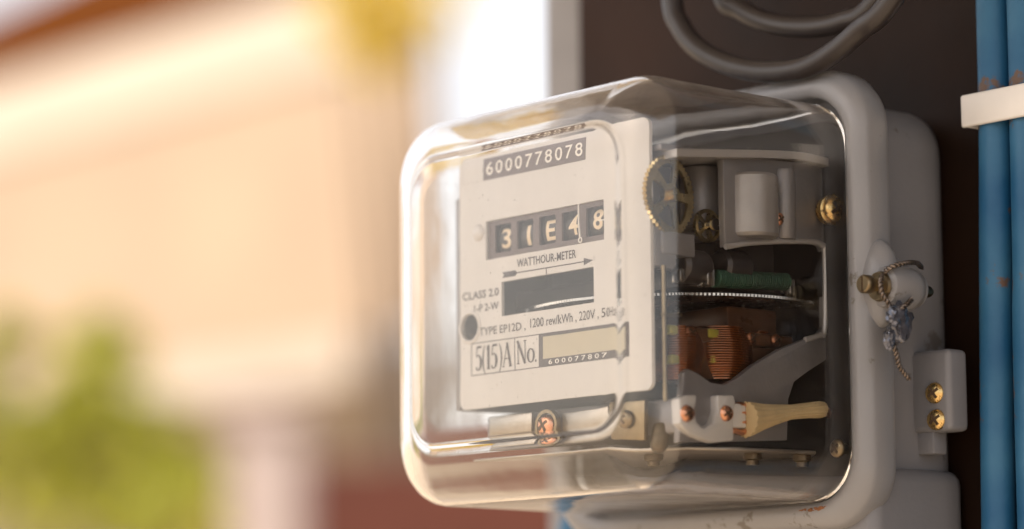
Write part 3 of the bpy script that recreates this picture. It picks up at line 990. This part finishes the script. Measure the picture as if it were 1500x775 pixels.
def pipe(name, pts, r_, label):
    b = BM()
    b.tube(smooth_path(pts, 8), r_, 24)
    return tag(build(name, b, 'blue', None, 60), label, 'pipe')
pipe('blue_pipe', [(74.6, -5, 400), (74.6, -5, 130), (74.5, -5, 80), (74.3, -5, 52), (74.2, -5, 43), (73.8, -5.1, 25), (72.6, -5.1, -10), (71.2, -5, -60), (70.6, -5, -120), (70.6, -5, -400)], 4.6, 'worn blue pipe beside the meter, passing under the white clip')
pipe('blue_pipe', [(84.8, -5, 400), (84.8, -5, 80), (84.5, -5, 43), (84.0, -5, 0), (83.0, -5, -60), (82.6, -5, -400)], 4.6, 'worn blue pipe on the far side of its twin from the meter')
pipe('blue_pipe', [(-46, 9, -50), (-84, 9, -50), (-94, 8, -52), (-101, 7, -57), (-104, 6, -66), (-104.5, 6, -90), (-104.5, 6, -200), (-104.5, 6, -330)], 7.6, 'thick blue elbow pipe coming from behind the meter beside the concrete post')
# white clip over the pipes
b = BM()
b.box((67.4, -11.4, 37.2), (98, -9.8, 45.9), 0.7, 3)
b.box((67.4, -10.0, 37.5), (69.0, -0.2, 45.6), 0.4)
b.box((92.0, -10.0, 37.5), (98, -0.2, 45.6), 0.4)
tag(build('pipe_clip', b, 'strap'), 'white plastic clip holding the two blue pipes to the board', 'clip')

# ------------------------------------------------------------------ background, several metres away
fh = Vector((fw.x, fw.y, 0)).normalized()
rh = Vector((fh.y, -fh.x, 0))
def W(a, d, z):                           # metres: right of the sight line, distance, height
    return Vector((CAM.x, CAM.y, 0)) + rh * a + fh * d + Vector((0, 0, z))
def at(px, py, d):                        # where a photo pixel's sight line is at distance d
    q = ray(px, py)
    t = d / q.dot(fh)
    p = CAM + q * t
    return p
def az(px, py, d):
    p = at(px, py, d)
    return (p - Vector((CAM.x, CAM.y, 0))).dot(rh), p.z
def wbox(b, a0, a1, d0, d1, z0, z1, bev=0.0):
    vv = [b.bm.verts.new(W(a, d, z)) for z in (z0, z1) for a, d in ((a0, d0), (a1, d0), (a1, d1), (a0, d1))]
    fs = [b.bm.faces.new([vv[i] for i in f]) for f in ((0, 1, 2, 3), (4, 5, 6, 7), (0, 1, 5, 4), (1, 2, 6, 5), (2, 3, 7, 6), (3, 0, 4, 7))]
    if bev:
        bmesh.ops.bevel(b.bm, geom=list({e for f in fs for e in f.edges}), offset=bev, segments=2, affect='EDGES')
def wquadslab(b, q, th):
    """slab under the quad q of world points"""
    n_ = (q[1] - q[0]).cross(q[3] - q[0]).normalized()
    if n_.z < 0: n_ = -n_
    vv = [b.bm.verts.new(p) for p in q] + [b.bm.verts.new(p - n_ * th) for p in q]
    for f in ((0, 1, 2, 3), (4, 5, 6, 7), (0, 1, 5, 4), (1, 2, 6, 5), (2, 3, 7, 6), (3, 0, 4, 7)): b.bm.faces.new([vv[i] for i in f])
M['ground'] = mat('dry_ground', (0.46, 0.36, 0.25), 0.9, var=0.25, vscale=1.2, bump=0.3, bscale=20)
M['roofpale'] = mat('pale_sheet_roof', (0.31, 0.222, 0.145), 0.6, var=0.1, vscale=1.5)
M['fascia'] = mat('cream_board', (0.40, 0.335, 0.26), 0.6, var=0.05, vscale=2)
M['terra'] = mat('terracotta', (0.085, 0.027, 0.007), 1.0, spec=0.0, rvar=0, var=0.2, vscale=5)
M['wallshade'] = mat('taupe_render', (0.38, 0.32, 0.26), 0.9, var=0.08, vscale=3)
M['brick'] = mat('red_brick', (0.12, 0.033, 0.018), 0.85, var=0.15, vscale=9)
M['pillar'] = mat('whitewashed_pillar', (0.52, 0.42, 0.385), 0.7, var=0.06, vscale=4)
M['bark'] = mat('bark', (0.10, 0.07, 0.05), 0.9, var=0.3, vscale=20)
def leafmat(name, c):
    m = mat(name, c, 0.5, var=0.35, vscale=3)
    b_ = m.node_tree.nodes['Principled BSDF']
    t = m.node_tree
    tl = t.nodes.new('ShaderNodeBsdfTranslucent')
    mx = t.nodes.new('ShaderNodeMixShader')
    mx.inputs[0].default_value = 0.45
    src = b_.inputs['Base Color'].links[0].from_socket
    t.links.new(src, tl.inputs[0])
    t.links.new(b_.outputs[0], mx.inputs[1])
    t.links.new(tl.outputs[0], mx.inputs[2])
    t.links.new(mx.outputs[0], t.nodes['Material Output'].inputs['Surface'])
    return m
M['leaf'] = leafmat('bush_leaf', (0.50, 0.50, 0.07))
M['leaf2'] = leafmat('tree_leaf', (0.75, 0.58, 0.08))

b = BM()
for p in ((-1500, -1500), (1500, -1500), (1500, 1500), (-1500, 1500)): b.bm.verts.new((p[0], p[1], GROUND))
b.bm.faces.new(b.bm.verts[:] if False else [v for v in b.bm.verts])
tag(build('ground', b, 'ground', None, 0, 1.0), kind='structure')

# house: facade parallel to the mounting board, deep cream fascia, tiled roof above
HY = 4.0
def HP(px, py, y=HY):
    v = on(px, py, 1, y / MM) * MM
    return v
xr = HP(618, 300).x
xl = HP(-700, 300).x
zf0, zf1 = HP(0, 228, HY - 0.02).z, HP(0, 116, HY - 0.02).z
ze = HP(250, 505, HY).z
hp = Vector(((xl + xr) / 2, HY + 1, GROUND))
house = lk(bpy.data.objects.new('house', None))
house.location = hp
ORG[house] = hp
tag(house, 'blurred sunlit house with peach wall, cream fascia and terracotta roof', 'house')
b = BM()
b.box((xl, HY, ze - 0.05), (xr, HY + 0.05, zf0 + 0.1))
build('wall', b, 'roofpale', house, 0, 1.0)
b = BM()
b.box((xl, HY + 0.5, GROUND), (xr - 0.7, HY + 0.7, ze))
build('recessed_wall', b, 'wallshade', house, 0, 1.0)
b = BM()
b.box((xl, HY + 0.0, ze - 0.17), (xr - 0.3, HY + 0.6, ze - 0.052))
build('lintel', b, 'wallshade', house, 0, 1.0)
b = BM()
b.box((xl, HY - 0.02, zf0), (xr + 0.02, HY - 0.002, zf1), 0.01)
build('fascia', b, 'fascia', house, 0, 1.0)
b = BM()
wquadslab(b, [Vector((xl, HY - 0.03, zf1 + 0.01)), Vector((xr + 0.02, HY - 0.03, zf1 + 0.01)), Vector((xr + 0.02, HY + 6.0, zf1 + 3.4)), Vector((xl, HY + 6.0, zf1 + 3.4))], 0.05)
build('tiled_roof', b, 'terra', house, 0, 1.0)

# garden wall of red brick and a whitewashed pillar in front
DW_ = 6.0
aw0, zw = az(250, 678, DW_)
aw1, _ = az(1000, 665, DW_)
gw = lk(bpy.data.objects.new('garden_wall', None))
gw.location = W((aw0 + aw1) / 2, DW_ + 0.1, GROUND)
ORG[gw] = gw.location.copy()
tag(gw, 'blurred garden wall topped with red brick in front of the house', 'wall')
b = BM()
wbox(b, aw0, aw1, DW_ + 0.02, DW_ + 0.18, GROUND, 0.0)
build('plinth', b, 'fascia', gw, 0, 1.0)
b = BM()
wbox(b, aw0, aw1, DW_, DW_ + 0.2, 0.0, zw)
build('brick_band', b, 'brick', gw, 0, 1.0)
DP = 5.6
ap0, zp = az(326, 592, DP)
ap1, _ = az(452, 592, DP)
b = BM()
wbox(b, ap0 + 0.012, ap1 - 0.012, DP, DP + 0.16, GROUND, zp - 0.04, 0.012)
wbox(b, ap0 - 0.012, ap1 + 0.012, DP - 0.02, DP + 0.18, zp - 0.04, zp, 0.012)
tag(build('pillar', b, 'pillar', None, 0, 1.0), 'pale pinkish whitewashed pillar in front of the brick garden wall', 'pillar')

def foliage(b, c, rad, n, size, rnd):
    for k in range(n):
        while True:
            v = Vector((rnd.uniform(-1, 1), rnd.uniform(-1, 1), rnd.uniform(-1, 1)))
            if 0.12 < v.length < 1: break
        q = 1 + 0.35 * noise.noise(v * 2.2 + c)
        p = c + Vector((v.x * rad[0], v.y * rad[1], v.z * rad[2])) * q
        d = Vector((rnd.gauss(0, 1), rnd.gauss(0, 1), rnd.gauss(0, .7))).normalized()
        s = d.cross(Vector((rnd.gauss(0, 1), rnd.gauss(0, 1), rnd.gauss(0, 1)))).normalized()
        L = size * rnd.uniform(.6, 1.3)
        vv = [b.bm.verts.new(x) for x in (p - d * L, p + s * L * .4 + d * L * .1, p + d * L, p - s * L * .4 + d * L * .1)]
        b.bm.faces.new(vv)
def plant(name, label, cat, base, blobs, leaf, size, n, trunk_r, seed):
    rnd = random.Random(seed)
    root = lk(bpy.data.objects.new(name, None))
    root.location = base
    ORG[root] = base
    tag(root, label, cat)
    b = BM()
    cs = [x[0] for x in blobs]
    for c, rad in blobs:
        top = c
        mid = base.lerp(top, 0.5) + Vector((rnd.uniform(-.05, .05), rnd.uniform(-.05, .05), 0))
        b.tube(smooth_path([base, mid, top], 6), [trunk_r * (1 - 0.07 * k) for k in range(13)], 8)
    build('trunk', b, 'bark', root, 60, 1.0)
    b = BM()
    for c, rad in blobs: foliage(b, c, rad, int(n * max(0.5, rad[0] / 0.3)), size, rnd)
    build('crown', b.keep(), leaf, root, 0, 1.0)
DB = 5.0
bl = []
for px, py, r_ in ((20, 720, .13), (110, 690, .08), (150, 540, .075), (235, 640, .07), (95, 600, .07), (-60, 650, .12), (200, 740, .09), (-20, 600, .06), (60, 640, .07), (270, 700, .06), (180, 620, .06), (110, 770, .12), (150, 490, .045), (250, 780, .10), (-120, 560, .1), (15, 500, .045)):
    p = at(px, py, DB)
    bl.append((p, (r_, r_, r_)))
base = at(60, 700, DB)
base.z = GROUND
plant('garden_bush', 'blurred yellow green leafy bush left of the pale pillar', 'bush', base, bl, 'leaf', 0.04, 110, 0.008, 5)
DT = 6.3
bl = []
for px, py, r_ in ((535, 40, .10), (590, 10, .12), (500, -20, .14), (570, 75, .07), (620, -70, .2), (520, -140, .25), (660, -190, .25)):
    p = at(px, py, DT)
    bl.append((p, (r_, r_, r_)))
base = at(745, 0, DT)
base.z = GROUND
plant('sunlit_tree', 'blurred sunlit yellow tree in front of the house roof end', 'tree', base, bl, 'leaf2', 0.035, 150, 0.022, 9)
